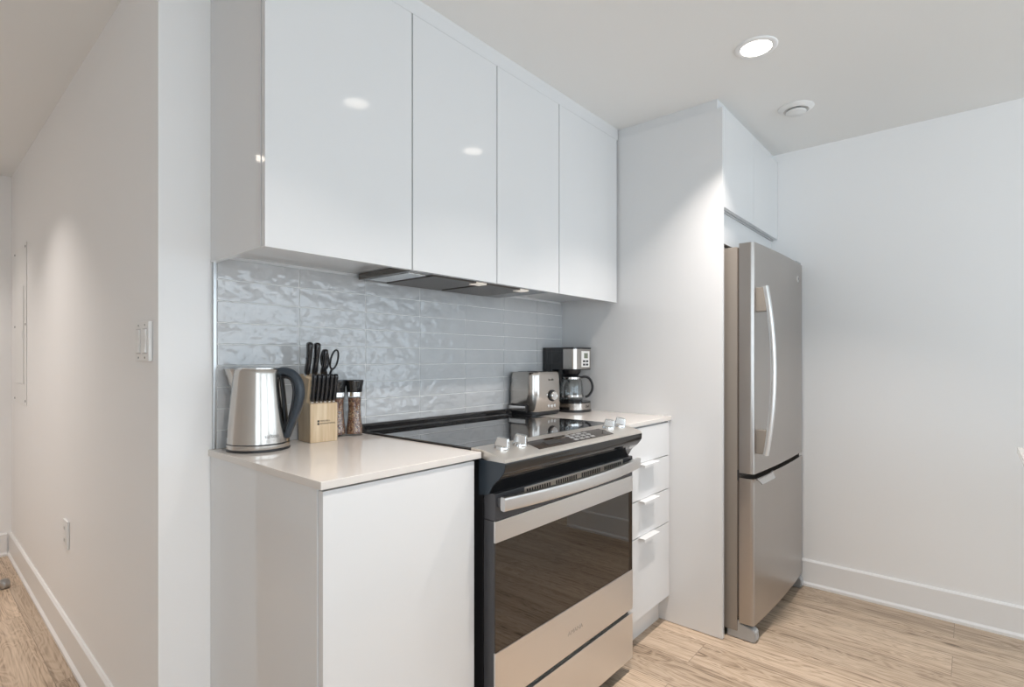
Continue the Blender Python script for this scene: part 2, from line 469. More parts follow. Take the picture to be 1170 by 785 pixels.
baseboard('baseboard_hall', (XH, 0.0), (XH, YE), (-1, 0))
baseboard('baseboard_end', (XL, YE), (XH - .021, YE), (0, -1))
baseboard('baseboard_left', (XL, WY), (XL, YE - .021), (1, 0))

# backsplash: stacked hand-glazed tiles on grout
TX0, TW, TP, TZT, TZP = 0.0145, 0.2385, 0.2410, 1.4495, 0.0606
struct('backsplash_grout', B(0.0115, XE, -0.0086, 0, HC, 1.4505), M_grout).name = 'trim_1'
bm = bmesh.new()
for c in range(7):
    x0 = TX0 + c * TP; x1 = min(x0 + TW, XE - .0005)
    for r_ in range(9):
        z1 = TZT - r_ * TZP; z0 = max(z1 - TZP + 0.0026, HC + .0005)
        t = bmesh.new(); box(t, x0, x1, -0.0108, -0.004, z0, z1, bev=0.0016, seg=2)
        cx, cz = (x0 + x1) / 2, (z0 + z1) / 2
        ax, az = random.uniform(-.018, .018), random.uniform(-.004, .004); dy = random.uniform(-.0004, .0003)
        for v in t.verts:
            if v.co.y < -0.006:
                v.co.y += dy + ax * (v.co.z - cz) + az * (v.co.x - cx)
        me = bpy.data.meshes.new('t'); t.to_mesh(me); t.free(); bm.from_mesh(me); bpy.data.meshes.remove(me)
o = struct('trim_2', bm, M_tile, label='grey glazed stacked tile backsplash above the counter')
bm = B(0.0045, 0.0125, -0.0115, 0, HC, 1.4505, bev=0.001)
struct('trim_3', bm, M_alu, label='slim metal edge strip at the left end of the tiles')

# ------------------------------------------------------------------ cabinets
def door(bm, x0, x1, yf, th, z0, z1):
    box(bm, x0, x1, yf, yf + th, z0, z1, bev=0.0012, seg=2); return bm

# upper cabinets
ZU, YD = 1.436, -0.3364
UP = [(0.0, 0.441, 'left'), (0.441, 1.192, 'mid'), (1.192, XE - 0.002, 'right')]
ub_labels = {
    'left': 'white glossy single-door wall cabinet above the kettle at the left end of the row',
    'mid': 'white glossy two-door wall cabinet directly over the range with a hood beneath',
    'right': 'white glossy single-door wall cabinet above the coffee maker beside the tall panel'}
ZT = 2.205
for x0, x1, k in UP:
    t = Thing('wall_cabinet', ub_labels[k], 'wall cabinet', (x0, 0, ZU), group='glossy wall cabinets over the counter')
    bm = bmesh.new()
    zl = ZU if k == 'left' else ZU + .024           # only the exposed end panel reaches below the cabinet floor
    box(bm, x0 + .0005, x0 + .017, -0.3135, -0.0005, zl, ZT, bev=.0006)
    box(bm, x1 - .017, x1 - .0005, -0.3135, -0.0005, ZU + .024, ZT, bev=.0006)
    box(bm, x0 + .017, x1 - .017, -0.3155, -0.0005, ZU + .024, ZU + .040)
    box(bm, x0 + .017, x1 - .017, -0.3155, -0.0005, ZT - .016, ZT)
    box(bm, x0 + .017, x1 - .017, -0.012, -0.0005, ZU + .040, ZT - .016)
    t.part('body', bm, M_lac)
    ds = [(x0, x1)] if k != 'mid' else [(x0, 0.817), (0.817, x1)]
    for a, b in ds:
        a2 = a + (.0005 if a == 0 else .0023); b2 = b - .0023 - (.010 if k == 'right' else 0)
        t.part('door', door(bmesh.new(), a2, b2, YD, .0175, ZU - .002, ZT - .0004), M_lac)
struct('trim_4', B(0.0, XE - .003, -0.3356, -0.0005, ZT + .0004, H), M_lac, label='white filler strip between wall cabinets and ceiling')

# slim hood under the middle cabinet
t = Thing('range_hood', 'slim steel range hood built into the underside of the wall cabinets', 'range hood', (0.815, -0.14, 1.436))
bm = bmesh.new(); box(bm, .462, 1.172, -.300, -.018, 1.438, 1.4595, bev=.002)
t.part('body', bm, M_hood)
for a, b in ((.565, .80), (.825, 1.06)):
    t.part('grease_filter', B(a, b, -.285, -.035, 1.4345, 1.4385, bev=.001), M_filter)
for a in (.765, 1.005):
    t.part('lamp', B(a, a + .05, -.300 + .012, -.300 + .052, 1.4325, 1.4385, bev=.001), M_hoodl)
t.part('switch_panel', B(.478, .55, -.270, -.06, 1.4355, 1.4385, bev=.001), M_steel)
t.part('front_lip', B(.462, 1.172, -.3145, -.3005, 1.437, 1.4595, bev=.001), M_dgrey)

# base cabinet, left
DC = -0.6031; YF = -0.598
t = Thing('base_cabinet', 'white glossy base cabinet at the left end of the run below the kettle', 'base cabinet', (0.22, -.3, 0), group=None)
bm = bmesh.new()
box(bm, 0.0, 0.018, -.5775, -0.0005, 0.0, .8955, bev=.0006)
box(bm, 0.4255, 0.4425, -.5775, -0.0005, 0.0, .8955, bev=.0006)
box(bm, 0.018, .4255, -.5775, -.0005, .125, .141); box(bm, 0.018, .4255, -.5775, -.0005, .8795, .8955)
box(bm, 0.018, .4255, -.0155, -.0005, .141, .8795)
t.part('body', bm, M_lac)
t.part('door', door(bmesh.new(), 0.0015, 0.4405, YF, .0185, .125, .893), M_lac)
t.part('toe_kick', B(0.018, .4255, -.545, -.530, 0, .125), M_lac)
single('countertop', 'off-white quartz countertop carrying the kettle and knife block', 'countertop',
       B(-0.006, 0.4635, DC, -0.0005, .8975, HC, bev=.0016), M_quartz, (0.22, -.3, .8975), group='quartz countertops')

# drawer base, right
t = Thing('drawer_cabinet', 'white four-drawer base cabinet between the range and the tall panel', 'base cabinet', (1.45, -.3, 0))
X0, X1 = 1.2345, XE - .0025
bm = bmesh.new()
box(bm, X0, X0 + .016, -.5775, -.0005, 0.122, .8955); box(bm, X1 - .016, X1, -.5935, -.0005, 0.122, .8955)
box(bm, X0 + .016, X1 - .016, -.5775, -.0005, .122, .138); box(bm, X0 + .016, X1 - .016, -.5775, -.0005, .8795, .8955)
box(bm, X0 + .016, X1 - .016, -.0155, -.0005, .138, .8795)
t.part('body', bm, M_lac)
zs = [.1235, .4505, .5985, .7450, .891]
for i in range(4):
    d = t.part('drawer', door(bmesh.new(), X0 + .001, X1 - .015, YF, .0185, zs[i] + .0018, zs[i + 1] - .0018), M_lac)
    if i < 3:
        bm = bmesh.new(); zt = zs[i + 1] - .0010
        prism_x(bm, [(YF + .018, zt), (YF + .018, zt + .0012), (YF - .026, zt + .0012), (YF - .0285, zt - .0005), (YF - .0285, zt - .010), (YF - .0268, zt - .010), (YF - .0268, zt - .001), (YF - .0255, zt)], 1.368, 1.502)
        t.part('drawer_handle', bm, M_lac, parent=d, label='white folded tab pull')
t.part('toe_kick', B(X0, X1, -.543, -.5287, 0, .1215), M_lac)
single('countertop', 'off-white quartz countertop under the toaster and coffee maker', 'countertop',
       B(1.2295, XE - .0005, DC, -0.0005, .8975, HC, bev=.0016), M_quartz, (1.45, -.3, .8975), group='quartz countertops')

# tall panel beside the fridge
single('tall_panel', 'tall white glossy side panel between the drawers and the refrigerator', 'cabinet panel',
       B(XE, XE + .019, -.8243, -.0005, 0.002, 2.2152, bev=.001), M_lac, (XE + .009, -.4, 0))
struct('trim_5', B(XE + .007, XW - .0005, -.8000, -.0005, 2.2160, H), M_lac, label='white filler strip between fridge cabinet and ceiling')

# cabinet over the fridge
t = Thing('fridge_cabinet', 'white two-door cabinet above the refrigerator against the ceiling', 'wall cabinet', (2.1, -.4, 1.804))
bm = bmesh.new(); x0, x1 = XE + .0195, XW - .0008
box(bm, x0, x0 + .016, -.803, -.0005, 1.806, 2.2155); box(bm, x1 - .016, x1, -.803, -.0005, 1.806, 2.2155)
box(bm, x0 + .016, x1 - .016, -.803, -.0005, 1.806, 1.822); box(bm, x0 + .016, x1 - .016, -.803, -.0005, 2.1995, 2.2155)
box(bm, x0 + .016, x1 - .016, -.0155, -.0005, 1.822, 2.1995)
t.part('body', bm, M_lac)
t.part('door', door(bmesh.new(), x0 + .001, 2.0868, -.8243, .0185, 1.804, 2.2140), M_lac)
t.part('door', door(bmesh.new(), 2.0892, x1 - .001, -.8243, .0185, 1.804, 2.2140), M_lac)
t.part('filler_panel', B(x0, x1, -.795, -.779, 1.668, 1.8055), M_lac)
bm = bmesh.new(); box(bm, x0, x1, -.802, -.796, 1.7985, 1.8055)
t.part('light_rail', bm, M_edge)

# ------------------------------------------------------------------ refrigerator (local: x along the front, y back)
FL = Thing('refrigerator', 'stainless steel bottom-freezer refrigerator beside the tall white panel', 'refrigerator', (1.7150, -0.9340, 0), R(-1.1), local=True)
W = 0.7655
FL.part('body', B(0.002, W - .002, .066, .74, .032, 1.636, bev=.004), M_fbody)
FL.part('gasket', B(0.006, W - .006, .0585, .0665, .09, 1.630), M_gasket)
def fridge_door(z0, z1):
    """slightly bowed front with rounded vertical edges"""
    pts = []
    rr = .016
    for i in range(7):
        a = R(180 + 90 * i / 6); pts.append((rr + rr * cos(a), rr + rr * sin(a)))
    for i in range(1, 12):
        u = i / 12; pts.append((rr + (W - 2 * rr) * u, -.010 * 4 * u * (1 - u)))
    for i in range(7):
        a = R(270 + 90 * i / 6); pts.append((W - rr + rr * cos(a), rr + rr * sin(a)))
    pts += [(W, .058), (0, .058)]
    return prism_z(bmesh.new(), pts, z0, z1)
dU = FL.part('refrigerator_door', fridge_door(.694, 1.647), M_steel_f, angle=60)
dL = FL.part('freezer_door', fridge_door(.072, .674), M_steel_f, angle=60)
# tall bowed bar handle on two blocks
HX = .043
zb = [(1.462, 1.362), (.876, .776)]
for a, b in zb:
    bm = bmesh.new(); box(bm, HX - .012, HX + .012, -.040, .004, b, a, bev=.004)
    hb = FL.part('handle_block', bm, M_fbody, parent=dU)
path = [(HX, -.034 - .030 * (1 - ((z - 1.119) / .346) ** 2), z) for z in [1.466 - .693 * i / 28 for i in range(29)]]
FL.part('handle', sweep(bmesh.new(), path, .0155, .0105, side=(1, 0, 0), seg=18, sq=.7), M_fhandle, parent=dU)
# round badge
bm = bmesh.new(); lathe(bm, [(.0001, 0), (.017, 0), (.017, .003), (.0145, .004), (.0001, .004)], 28)
xform(bm, Matrix.Translation((.640, -.0050, 1.566)) @ Matrix.Rotation(R(90), 4, 'X'))
bd = FL.part('badge', bm, M_chrome, parent=dU)
bm = bmesh.new()
n = 16
arc = [(.0085 * cos(R(-70 + 140 * i / n)), .0085 * sin(R(-70 + 140 * i / n))) for i in range(n + 1)] + [(.004 * cos(R(70 - 140 * i / n)) - .002, .0075 * sin(R(70 - 140 * i / n))) for i in range(n + 1)]
prism_z(bm, arc, .004, .0048)
xform(bm, Matrix.Translation((.640, -.0050, 1.566)) @ Matrix.Rotation(R(90), 4, 'X'))
FL.part('badge_mark', bm, M_blk, parent=dU)
# flared pull lip of the freezer drawer
bm = bmesh.new(); nu, nv = 16, 8; grid = []
for j in range(2):
    g = []
    for a in range(nu + 1):
        u = a / nu; x = .001 + .235 * u; k = min(1, (1 - u) * 3.0) ** .6
        row = []
        for b in range(nv + 1):
            v = b / nv; y = .008 + (-.010 * 4 * (x / W) * (1 - x / W)) * .6 - (.010 + .032 * v ** .8 * k); z = .6785 - .018 * v ** 1.6
            row.append(bm.verts.new((x, y + (.0022 if j else 0), z - (.0022 if j else 0))))
        g.append(row)
    grid.append(g)
for g in grid:
    for a in range(nu):
        for b in range(nv): bm.faces.new((g[a][b], g[a + 1][b], g[a + 1][b + 1], g[a][b + 1]))
for a in range(nu):
    for b in (0, nv): bm.faces.new((grid[0][a][b], grid[0][a + 1][b], grid[1][a + 1][b], grid[1][a][b]))
for b in range(nv):
    for a in (0, nu): bm.faces.new((grid[0][a][b], grid[0][a][b + 1], grid[1][a][b + 1], grid[1][a][b]))
bmesh.ops.recalc_face_normals(bm, faces=bm.faces)
FL.part('pull_lip', bm, M_steel, parent=dL)
FL.part('hinge_cover', B(W - .085, W - .006, .006, .085, 1.648, 1.664, bev=.006), M_footg)
bm = bmesh.new(); box(bm, W - .05, W - .004, .004, .056, .672, .693, bev=.002)
FL.part('hinge', bm, M_steel)
FL.part('mullion', B(.004, W - .004, .060, .075, .660, .705), M_gapdark)  # near-black colour stands in for the shade in the gap between the doors
for s, xx in ((0, .006), (1, W - .050)):
    bm = bmesh.new()
    prism_x(bm, [(.110, .002), (.110, .078), (.070, .082), (.050, .068), (.010, .056), (-.004, .046), (-.006, .012), (.002, .002)], xx, xx + .044)
    bmesh.ops.bevel(bm, geom=list(bm.edges), offset=.003, segments=2, affect='EDGES')
    FL.part('foot_cover', bm, M_footg)
FL.part('base_grille', B(.055, W - .055, .070, .085, .012, .070), M_blkp)
for xx in (.05, W - .05):
    bm = bmesh.new(); lathe(bm, [(.018, 0), (.018, .034)], 20, (xx, .66, 0)); FL.part('foot', bm, M_blkp)

# ------------------------------------------------------------------ range
RX0, RX1 = .4680, 1.2280
RG = Thing('range', 'black and stainless slide-in electric range between the two counters', 'range', (.848, -.35, 0))
RG.part('body', B(RX0 + .004, RX1 - .004, -.600, -.022, .035, .905, bev=.003), M_blkm)
ck = RG.part('cooktop', B(RX0 - .002, RX1 + .002, -.558, -.045, .9165, .9215, bev=.0015), M_cook)
def ring(cx, cy, r, w=.0012, z=.9216):
    bm = bmesh.new(); n = 48
    a = [bm.verts.new((cx + r * cos(2 * pi * i / n), cy + r * sin(2 * pi * i / n), z)) for i in range(n)]
    b = [bm.verts.new((cx + (r - w) * cos(2 * pi * i / n), cy + (r - w) * sin(2 * pi * i / n), z)) for i in range(n)]
    for i in range(n): bm.faces.new((a[i], a[(i + 1) % n], b[(i + 1) % n], b[i]))
    return bm
for cx, cy, r in ((.66, -.17, .075), (1.04, -.17, .075), (.66, -.42, .11), (1.04, -.42, .09)):
    RG.part('burner_ring', ring(cx, cy, r), M_ring, parent=ck)
bm = bmesh.new()
prism_x(bm, [(-.0125, .916), (-.0125, .941), (-.018, .944), (-.030, .943), (-.034, .936), (-.046, .934), (-.054, .926), (-.056, .917)], RX0, RX1)
bmesh.ops.bevel(bm, geom=list(bm.edges), offset=.0012, segments=2, affect='EDGES')
RG.part('rear_vent', bm, M_blk)
# slanted steel control panel
bm = bmesh.new()
prism_x(bm, [(-.559, .905), (-.559, .9212), (-.598, .9195), (-.630, .9150), (-.656, .9085), (-.680, .9005), (-.684, .8965), (-.684, .893), (-.62, .893)], RX0, RX1)
cp = RG.part('control_panel', bm, M_panel, angle=25)
# glossy black lip and S-curved apron
bm = bmesh.new()
prism_x(bm, [(-.600, .893), (-.6845, .893), (-.6855, .889), (-.684, .873), (-.678, .863), (-.667, .850), (-.652, .838), (-.641, .826), (-.634, .813), (-.628, .803), (-.600, .800)], RX0, RX1)
RG.part('apron', bm, M_blk, angle=40)
bm = bmesh.new()
prism_x(bm, [(-.590, .893), (-.6838, .893), (-.6848, .889), (-.683, .873), (-.677, .863), (-.666, .850), (-.651, .838), (-.640, .826), (-.633, .813), (-.627, .803), (-.590, .796)], RX0 - .0025, RX0 + .0002)
RG.part('end_cap', bm, M_handle, label='blue-grey end cap of the apron')
# black display set in the panel (follows its slope)
def on_panel(y):
    pts = [(-.559, .9212), (-.598, .9195), (-.630, .9150), (-.656, .9085), (-.680, .9005)]
    for (ya, za), (yb, zb_) in zip(pts, pts[1:]):
        if yb <= y <= ya: return za + (zb_ - za) * (y - ya) / (yb - ya)
    return .92
bm = bmesh.new()
ys = [-.603, -.617, -.630, -.645, -.656, -.664]
a = [bm.verts.new((.640 + .02 * i / 5 * 0, y, on_panel(y) + .0008)) for i, y in enumerate(ys)]
b = [bm.verts.new((1.060, y, on_panel(y) + .0008)) for y in ys]
for i in range(5): bm.faces.new((a[i], b[i], b[i + 1], a[i + 1]))
r = bmesh.ops.extrude_face_region(bm, geom=list(bm.faces))
bmesh.ops.translate(bm, verts=[v for v in r['geom'] if isinstance(v, bmesh.types.BMVert)], vec=(0, 0, -.003))
bmesh.ops.recalc_face_normals(bm, faces=bm.faces)
dsp = RG.part('display', bm, M_oven, parent=cp)
bm = bmesh.new(); box(bm, .700, .775, -.652, -.628, -.0005, .0005)
for v in bm.verts: v.co.z += on_panel(v.co.y) + .0011
RG.part('clock_window', bm, M_gapdark, parent=cp)
for i in range(3):
    for j in range(4):
        bm = bmesh.new(); box(bm, .835 + j * .032, .857 + j * .032, -.657 + i * .017, -.647 + i * .017, -.0005, .0006)
        for v in bm.verts: v.co.z += on_panel(v.co.y) + .0011
        RG.part('touch_key', bm, M_btn, parent=cp)
for kx in (.527, .606, 1.103, 1.183):
    ky = -.618; z0 = on_panel(ky)
    M = Matrix.Translation((kx, ky, z0)) @ Matrix.Rotation(R(11), 4, 'X')
    bm = bmesh.new(); lathe(bm, [(.0225, 0), (.0225, .004), (.0205, .009), (.015, .0115), (.0001, .012)], 32)
    xform(bm, M); kn = RG.part('knob', bm, M_chrome)
    bm = bmesh.new(); box(bm, -.011, .011, -.0205, .0205, .006, .033, bev=.004, seg=3)
    for v in bm.verts:
        if v.co.z > .02: v.co.x *= .72; v.co.y *= .82
    xform(bm, M @ Matrix.Rotation(R(28), 4, 'Z')); RG.part('grip', bm, M_steel, parent=kn)
# recess between apron and door
bm = bmesh.new()
for k, (y0, z0) in enumerate(((-.612, .792), (-.617, .783), (-.607, .775))):
    box(bm, RX0 + .006, RX1 - .006, y0, -.600, z0, z0 + .006, bev=.001)
RG.part('vent_louvre', bm, M_dgrey)
# oven door
DF = -.648
dr = RG.part('oven_door', B(RX0 + .001, RX1 - .001, DF + .0035, -.6045, .236, .7325, bev=.003), M_dgrey)
bm = bmesh.new(); box(bm, RX0 + .001, RX1 - .001, DF, -.606, .733, .806, bev=.003)
RG.part('door_top_rail', bm, M_dgrey, parent=dr)
RG.part('vent_plate', B(.592, 1.148, DF - .0010, DF + .002, .762, .800, bev=.0006), M_panel, parent=dr)
n = 46
for i in range(n):
    if i % 12 in (10, 11): continue
    x = .600 + .54 * i / n
    RG.part('vent_slot', B(x, x + .0065, DF - .0016, DF + .001, .764, .797), M_vdark, parent=dr)
fr = bmesh.new()
for (a, b, c, d) in ((.590, 1.150, .799, .803), (.590, 1.150, .757, .761)):
    box(fr, a, b, DF - .0022, DF + .002, c, d, bev=.0008)
for x in (.590, 1.146): box(fr, x, x + .004, DF - .0022, DF + .002, .761, .799, bev=.0008)
RG.part('vent_frame', fr, M_panel, parent=dr)
RG.part('upper_trim', B(RX0 + .001, RX1 - .0015, DF - .001, DF + .006, .675, .7325, bev=.0012), M_steel_h, parent=dr)
RG.part('oven_window', B(RX0 + .002, RX1 - .0025, DF + .0005, DF + .006, .382, .6745, bev=.0006), M_oven, parent=dr)
RG.part('lower_trim', B(RX0 + .001, RX1 - .0015, DF - .001, DF + .006, .236, .3815, bev=.0012), M_steel_h, parent=dr)
bm = text_bm('AMANA', .019, .0003); xform(bm, Matrix.Translation((.846, DF - .0012, .302)) @ STAND @ Matrix.Diagonal((1.25, 1, 1, 1)))
RG.part('brand_lettering', bm, M_emb, parent=dr)
# bowed door handle
path = [(x, -.672 - .030 * (1 - ((x - .848) / .376) ** 2), .783) for x in [RX0 + .004 + (RX1 - RX0 - .006) * i / 24 for i in range(25)]]
hd = RG.part('handle', sweep(bmesh.new(), path, .0185, .0095, side=(0, 0, 1), seg=24, sq=.38), M_steel_h, parent=dr)
for x in (RX0 + .022, RX1 - .022):
    RG.part('handle_mount', B(x - .014, x + .014, -.676, DF - .0005, .770, .796, bev=.003), M_dgrey, parent=dr)
# storage drawer
dw = RG.part('storage_drawer', B(RX0 + .001, RX1 - .0015, DF - .001, -.604, .052, .221, bev=.002), M_steel_h)
bm = bmesh.new(); box(bm, RX0 + .02, RX1 - .02, DF + .010, -.606, .221, .2355); RG.part('drawer_gap', bm, M_blk)
for x in (RX0 + .05, RX1 - .05):
    for y in (-.58, -.08):
        bm = bmesh.new(); lathe(bm, [(.016, 0), (.016, .006), (.008, .010), (.008, .037)], 18, (x, y, 0)); RG.part('foot', bm, M_blkp)

# ------------------------------------------------------------------ kettle
KA = math.atan2(-.756, .654)
KT = Thing('electric_kettle', 'brushed stainless steel electric kettle with dark handle at the left counter end', 'kettle', (.092, -.094, HC), KA, local=True)
KT.part('power_base', lathe(bmesh.new(), [(.078, 0), (.082, .001), (.0825, .004), (.0815, .0065)], 56), M_blkp)
KT.part('base_skirt', lathe(bmesh.new(), [(.0805, .0065), (.0815, .008), (.0815, .0175), (.0805, .0185)], 56), M_steel_v)
KT.part('seal_ring', lathe(bmesh.new(), [(.079, .0185), (.080, .0185), (.080, .0215), (.079, .0215)], 56), M_blkp)
def kr(z): return .0805 - .0185 * ((z - .0215) / .2)**1.25 if z > .0215 else .0805
zz = [.0215 + .2 * i / 20 for i in range(21)]
kb = KT.part('body', lathe(bmesh.new(), [(kr(z), z) for z in zz] + [(.0605, .2235), (.0001, .2235)], 64, cap=False), M_steel_v, angle=50)
KT.part('lid', lathe(bmesh.new(), [(.055, .2232), (.055, .2262), (.050, .2285), (.020, .2300), (.0001, .2302)], 48, cap=False), M_steel)
# spout towards -x
bm = bmesh.new(); rows = []
for i in range(13):
    t_ = i / 12; z = .143 + .0805 * t_; r0 = kr(z); half = R(34) * t_ ** .8; ext = .003 + .034 * t_ ** 1.1
    row = []
    for j in range(11):
        s_ = -1 + 2 * j / 10; a = pi + s_ * half; rad = r0 - .001 + ext * (1 - abs(s_) ** 1.35)
        row.append(bm.verts.new((rad * cos(a), rad * sin(a), z)))
    rows.append(row)
for a, b in zip(rows, rows[1:]):
    for j in range(10): bm.faces.new((a[j], a[j + 1], b[j + 1], b[j]))
bm.faces.new(rows[-1])
bmesh.ops.recalc_face_normals(bm, faces=bm.faces)
KT.part('spout', bm, M_steel_v, angle=50)
hp = smooth_path([(.052, 0, .214), (.075, 0, .2175), (.097, 0, .207), (.1125, 0, .183), (.1155, 0, .150), (.109, 0, .115), (.098, 0, .082), (.086, 0, .052), (.080, 0, .034)], 5)
n = len(hp)
KT.part('handle', sweep(bmesh.new(), hp, .0145, [.0115 - .005 * max(0, (i / n - .55) / .45) for i in range(n)], side=(0, 1, 0), seg=18, sq=.75), M_handle, angle=60)
ip = smooth_path([(.0615, 0, .200), (.080, 0, .2015), (.094, 0, .193), (.1005, 0, .172), (.1010, 0, .148), (.096, 0, .116), (.088, 0, .085), (.0785, 0, .055)], 5)
KT.part('handle_inlay', sweep(bmesh.new(), ip, .0105, .0055, side=(0, 1, 0), seg=14), M_blkp, angle=60)
bm = bmesh.new()
sweep(bm, [(kr(z) + .001, 0, z) for z in (.030, .08, .13, .18, .215)], .0105, .003, side=(0, 1, 0), seg=12)
KT.part('water_gauge', bm, M_blkp)
bm = text_bm('salton', .0165, .0003)
me = bm
for v in bm.verts:      # wrap the word round the body, on the side that faces the room
    a = R(-40) + v.co.x / .078; z = .043 + v.co.y; rad = kr(z) + .0004 + v.co.z
    v.co = (rad * cos(a), rad * sin(a), z)
KT.part('brand_lettering', bm, M_kprint)
bm = bmesh.new()
for i in range(4):
    z = .040 + .0052 * i
    pts = [(kr(z) + .0006, a) for a in (R(-152), R(-149), R(-146), R(-143), R(-140))]
    sweep(bm, [(r_ * cos(a), r_ * sin(a), z) for r_, a in pts], .0006, .0006, seg=6)
KT.part('level_marks', bm, M_print)

# ------------------------------------------------------------------ knife block and what stands in it
BA = R(-5)
BLK = (.2340, -.1160, HC)
KB = Thing('knife_block', 'pale wooden knife block holding black-handled knives beside the kettle', 'knife block', BLK, BA, local=True)
BW = .0855
bm = bmesh.new()
prism_x(bm, [(0, 0), (0, .1165), (.0245, .122), (.009, .190), (.075, .206), (.096, .196), (.088, 0)], 0, BW)
bmesh.ops.bevel(bm, geom=list(bm.edges), offset=.0015, segments=2, affect='EDGES')
blk = KB.part('block', bm, M_wood)
bm = bmesh.new()
for i in range(6): box(bm, .0075 + i * .0135, .0105 + i * .0135, .005, .019, .1186, .1200)
for v in bm.verts: v.co.z += (v.co.y - .012) * .22
KB.part('steak_slots', bm, M_gapdark, parent=blk)
bm = text_bm('HENCKELS', .0062, .0002, 'LEFT'); xform(bm, Matrix.Translation((.030, -.0003, .0640)) @ STAND)
b2 = text_bm('INTERNATIONAL', .0062, .0002, 'LEFT'); xform(b2, Matrix.Translation((.030, -.0003, .0560)) @ STAND)
me = bpy.data.meshes.new('t'); b2.to_mesh(me); b2.free(); bm.from_mesh(me); bpy.data.meshes.remove(me)
box(bm, .0215, .0278, -.0004, .0002, .0607, .0667); box(bm, .0215, .0278, -.0004, .0002, .0527, .0587)
KB.part('printed_lettering', bm, M_print, parent=blk)

Mblk = Matrix.Translation(BLK) @ Matrix.Rotation(BA, 4, 'Z')
def knife(name, label, lx, ly, lz, length, thick, tilt, group, big=False):
    """riveted handle rising from the block; local z along the handle"""
    p = Mblk @ Vector((lx, ly, lz))
    o = bpy.data.objects.new(name, None); COL.objects.link(o)
    o.location = p; o.rotation_euler = (R(tilt), 0, BA); o.empty_display_size = .02
    o['label'] = label; o['category'] = 'knife'; o['kind'] = 'thing'; o['group'] = group
    L_ = length; w = thick
    prof = [(0, .72), (.06, .95), (.15, 1.0), (.35, .86), (.55, .92), (.75, 1.02), (.88, 1.12), (.95, 1.08), (.985, .8), (1.0, .35)]
    pts = [(0, -.003 * sin(pi * t_) * (1.6 if big else 1), .004 + L_ * t_) for t_, _ in prof]
    h = sweep(bmesh.new(), pts, [w * 1.45 * k for _, k in prof], [w * 1.0 * k for _, k in prof], side=(0, 1, 0), seg=14, sq=.7)
    hd_ = obj('handle', h, M_knifeh, o, angle=60)
    for t_ in (.22, .50, .78):
        bm = bmesh.new(); lathe(bm, [(.0019, -w - .0008), (.0019, w + .0008)], 12)
        xform(bm, Matrix.Translation((0, 0, .004 + L_ * t_)) @ Matrix.Rotation(R(90), 4, 'Y'))
        obj('rivet', bm, M_steel, hd_)
    obj('bolster', B(-w * .62, w * .62, -w * 1.0, w * 1.0, -.003, .006, bev=.001), M_steel, o)
    obj('blade', B(-.0008, .0008, -w * .9, w * .9, -.012, -.002), M_steel, o)
    return o
order = ['leftmost', 'second from left', 'third from left', 'fourth from left', 'fifth from left', 'rightmost']
for i in range(6):
    knife('steak_knife', 'black-handled steak knife, %s of six in the front row of the block' % order[i],
          .009 + i * .0135, .0115, .1205, .084, .0058, 13, 'steak knives in the front row of the block')
bigs = [(.0080, .046, .2015, .100, 'tall black-handled knife at the left corner of the wooden block'),
        (.0300, .043, .2005, .100, 'tall black-handled knife second from left at the back of the block'),
        (.0570, .043, .2005, .080, 'shorter black-handled knife just left of the kitchen scissors')]
for lx, ly, lz, ln, lb in bigs:
    knife('kitchen_knife', lb, lx, ly, lz, ln, .0078 if ln > .09 else .007, 13, 'large knives at the back of the block', True)
# scissors
p = Mblk @ Vector((.0765, .046, .2005))
so = bpy.data.objects.new('kitchen_scissors', None); COL.objects.link(so)
so.location = p; so.rotation_euler = (R(12), 0, BA); so.empty_display_size = .02
so['label'] = 'black-handled kitchen scissors standing in the back right of the knife block'; so['category'] = 'scissors'; so['kind'] = 'thing'
for sgn in (-1, 1):
    pts = []
    for i in range(29):
        a = 2 * pi * i / 28
        x = .0155 + .0120 * cos(a); z = .050 + .031 * sin(a)
        x += (z - .05) * .12
        pts.append((sgn * x, 0, z))
    obj('finger_loop', sweep(bmesh.new(), pts, .0042, .0028, side=(0, 1, 0), seg=10, cap=False), M_knifeh, so, angle=60)
    obj('shank', sweep(bmesh.new(), [(sgn * .012, 0, .024), (sgn * .008, 0, .012), (sgn * .004, 0, -.004)], .004, .0035, side=(0, 1, 0), seg=10), M_knifeh, so)
    obj('blade', B(min(0, sgn * .004), max(0, sgn * .004), -.001 + sgn * .001, .0005 + sgn * .001, -.012, -.003), M_steel, so)
obj('bridge', B(-.006, .006, -.003, .003, .046, .052, bev=.001), M_knifeh, so)

# ------------------------------------------------------------------ grinders
def grinder(loc, label, k=1.0):
    g = Thing('pepper_grinder', label, 'grinder', loc, group='glass spice grinders', local=True)
    outer = [(.0270, 0), (.0285, .002), (.0285, .010), (.0270, .025), (.0235, .055), (.0215, .085), (.0220, .110), (.0235, .128)]
    g.part('glass_body', lathe(bmesh.new(), outer, 36), M_acryl, angle=50)
    inner = [(.0235, .006), (.0250, .009), (.0242, .025), (.0208, .055), (.0188, .085), (.0192, .108), (.0203, .124)]
    g.part('peppercorns', lathe(bmesh.new(), inner, 32), M_pepper, angle=50)['kind'] = 'stuff'
    g.part('collar', lathe(bmesh.new(), [(.0235, .1285), (.0250, .1285), (.0250, .1425), (.0240, .1435)], 36), M_steel)
    g.part('cap', lathe(bmesh.new(), [(.0245, .1435), (.0250, .145), (.0262, .160), (.0292, .178), (.0295, .181), (.0280, .1835), (.0001, .184)], 36, cap=False), M_blk, angle=50)
    return g
grinder((.4190, -.0610, HC), 'glass pepper grinder with black cap, in full view right of the knife block')
grinder((.3690, -.0385, HC), 'glass pepper grinder mostly hidden between knife block and the other grinder')

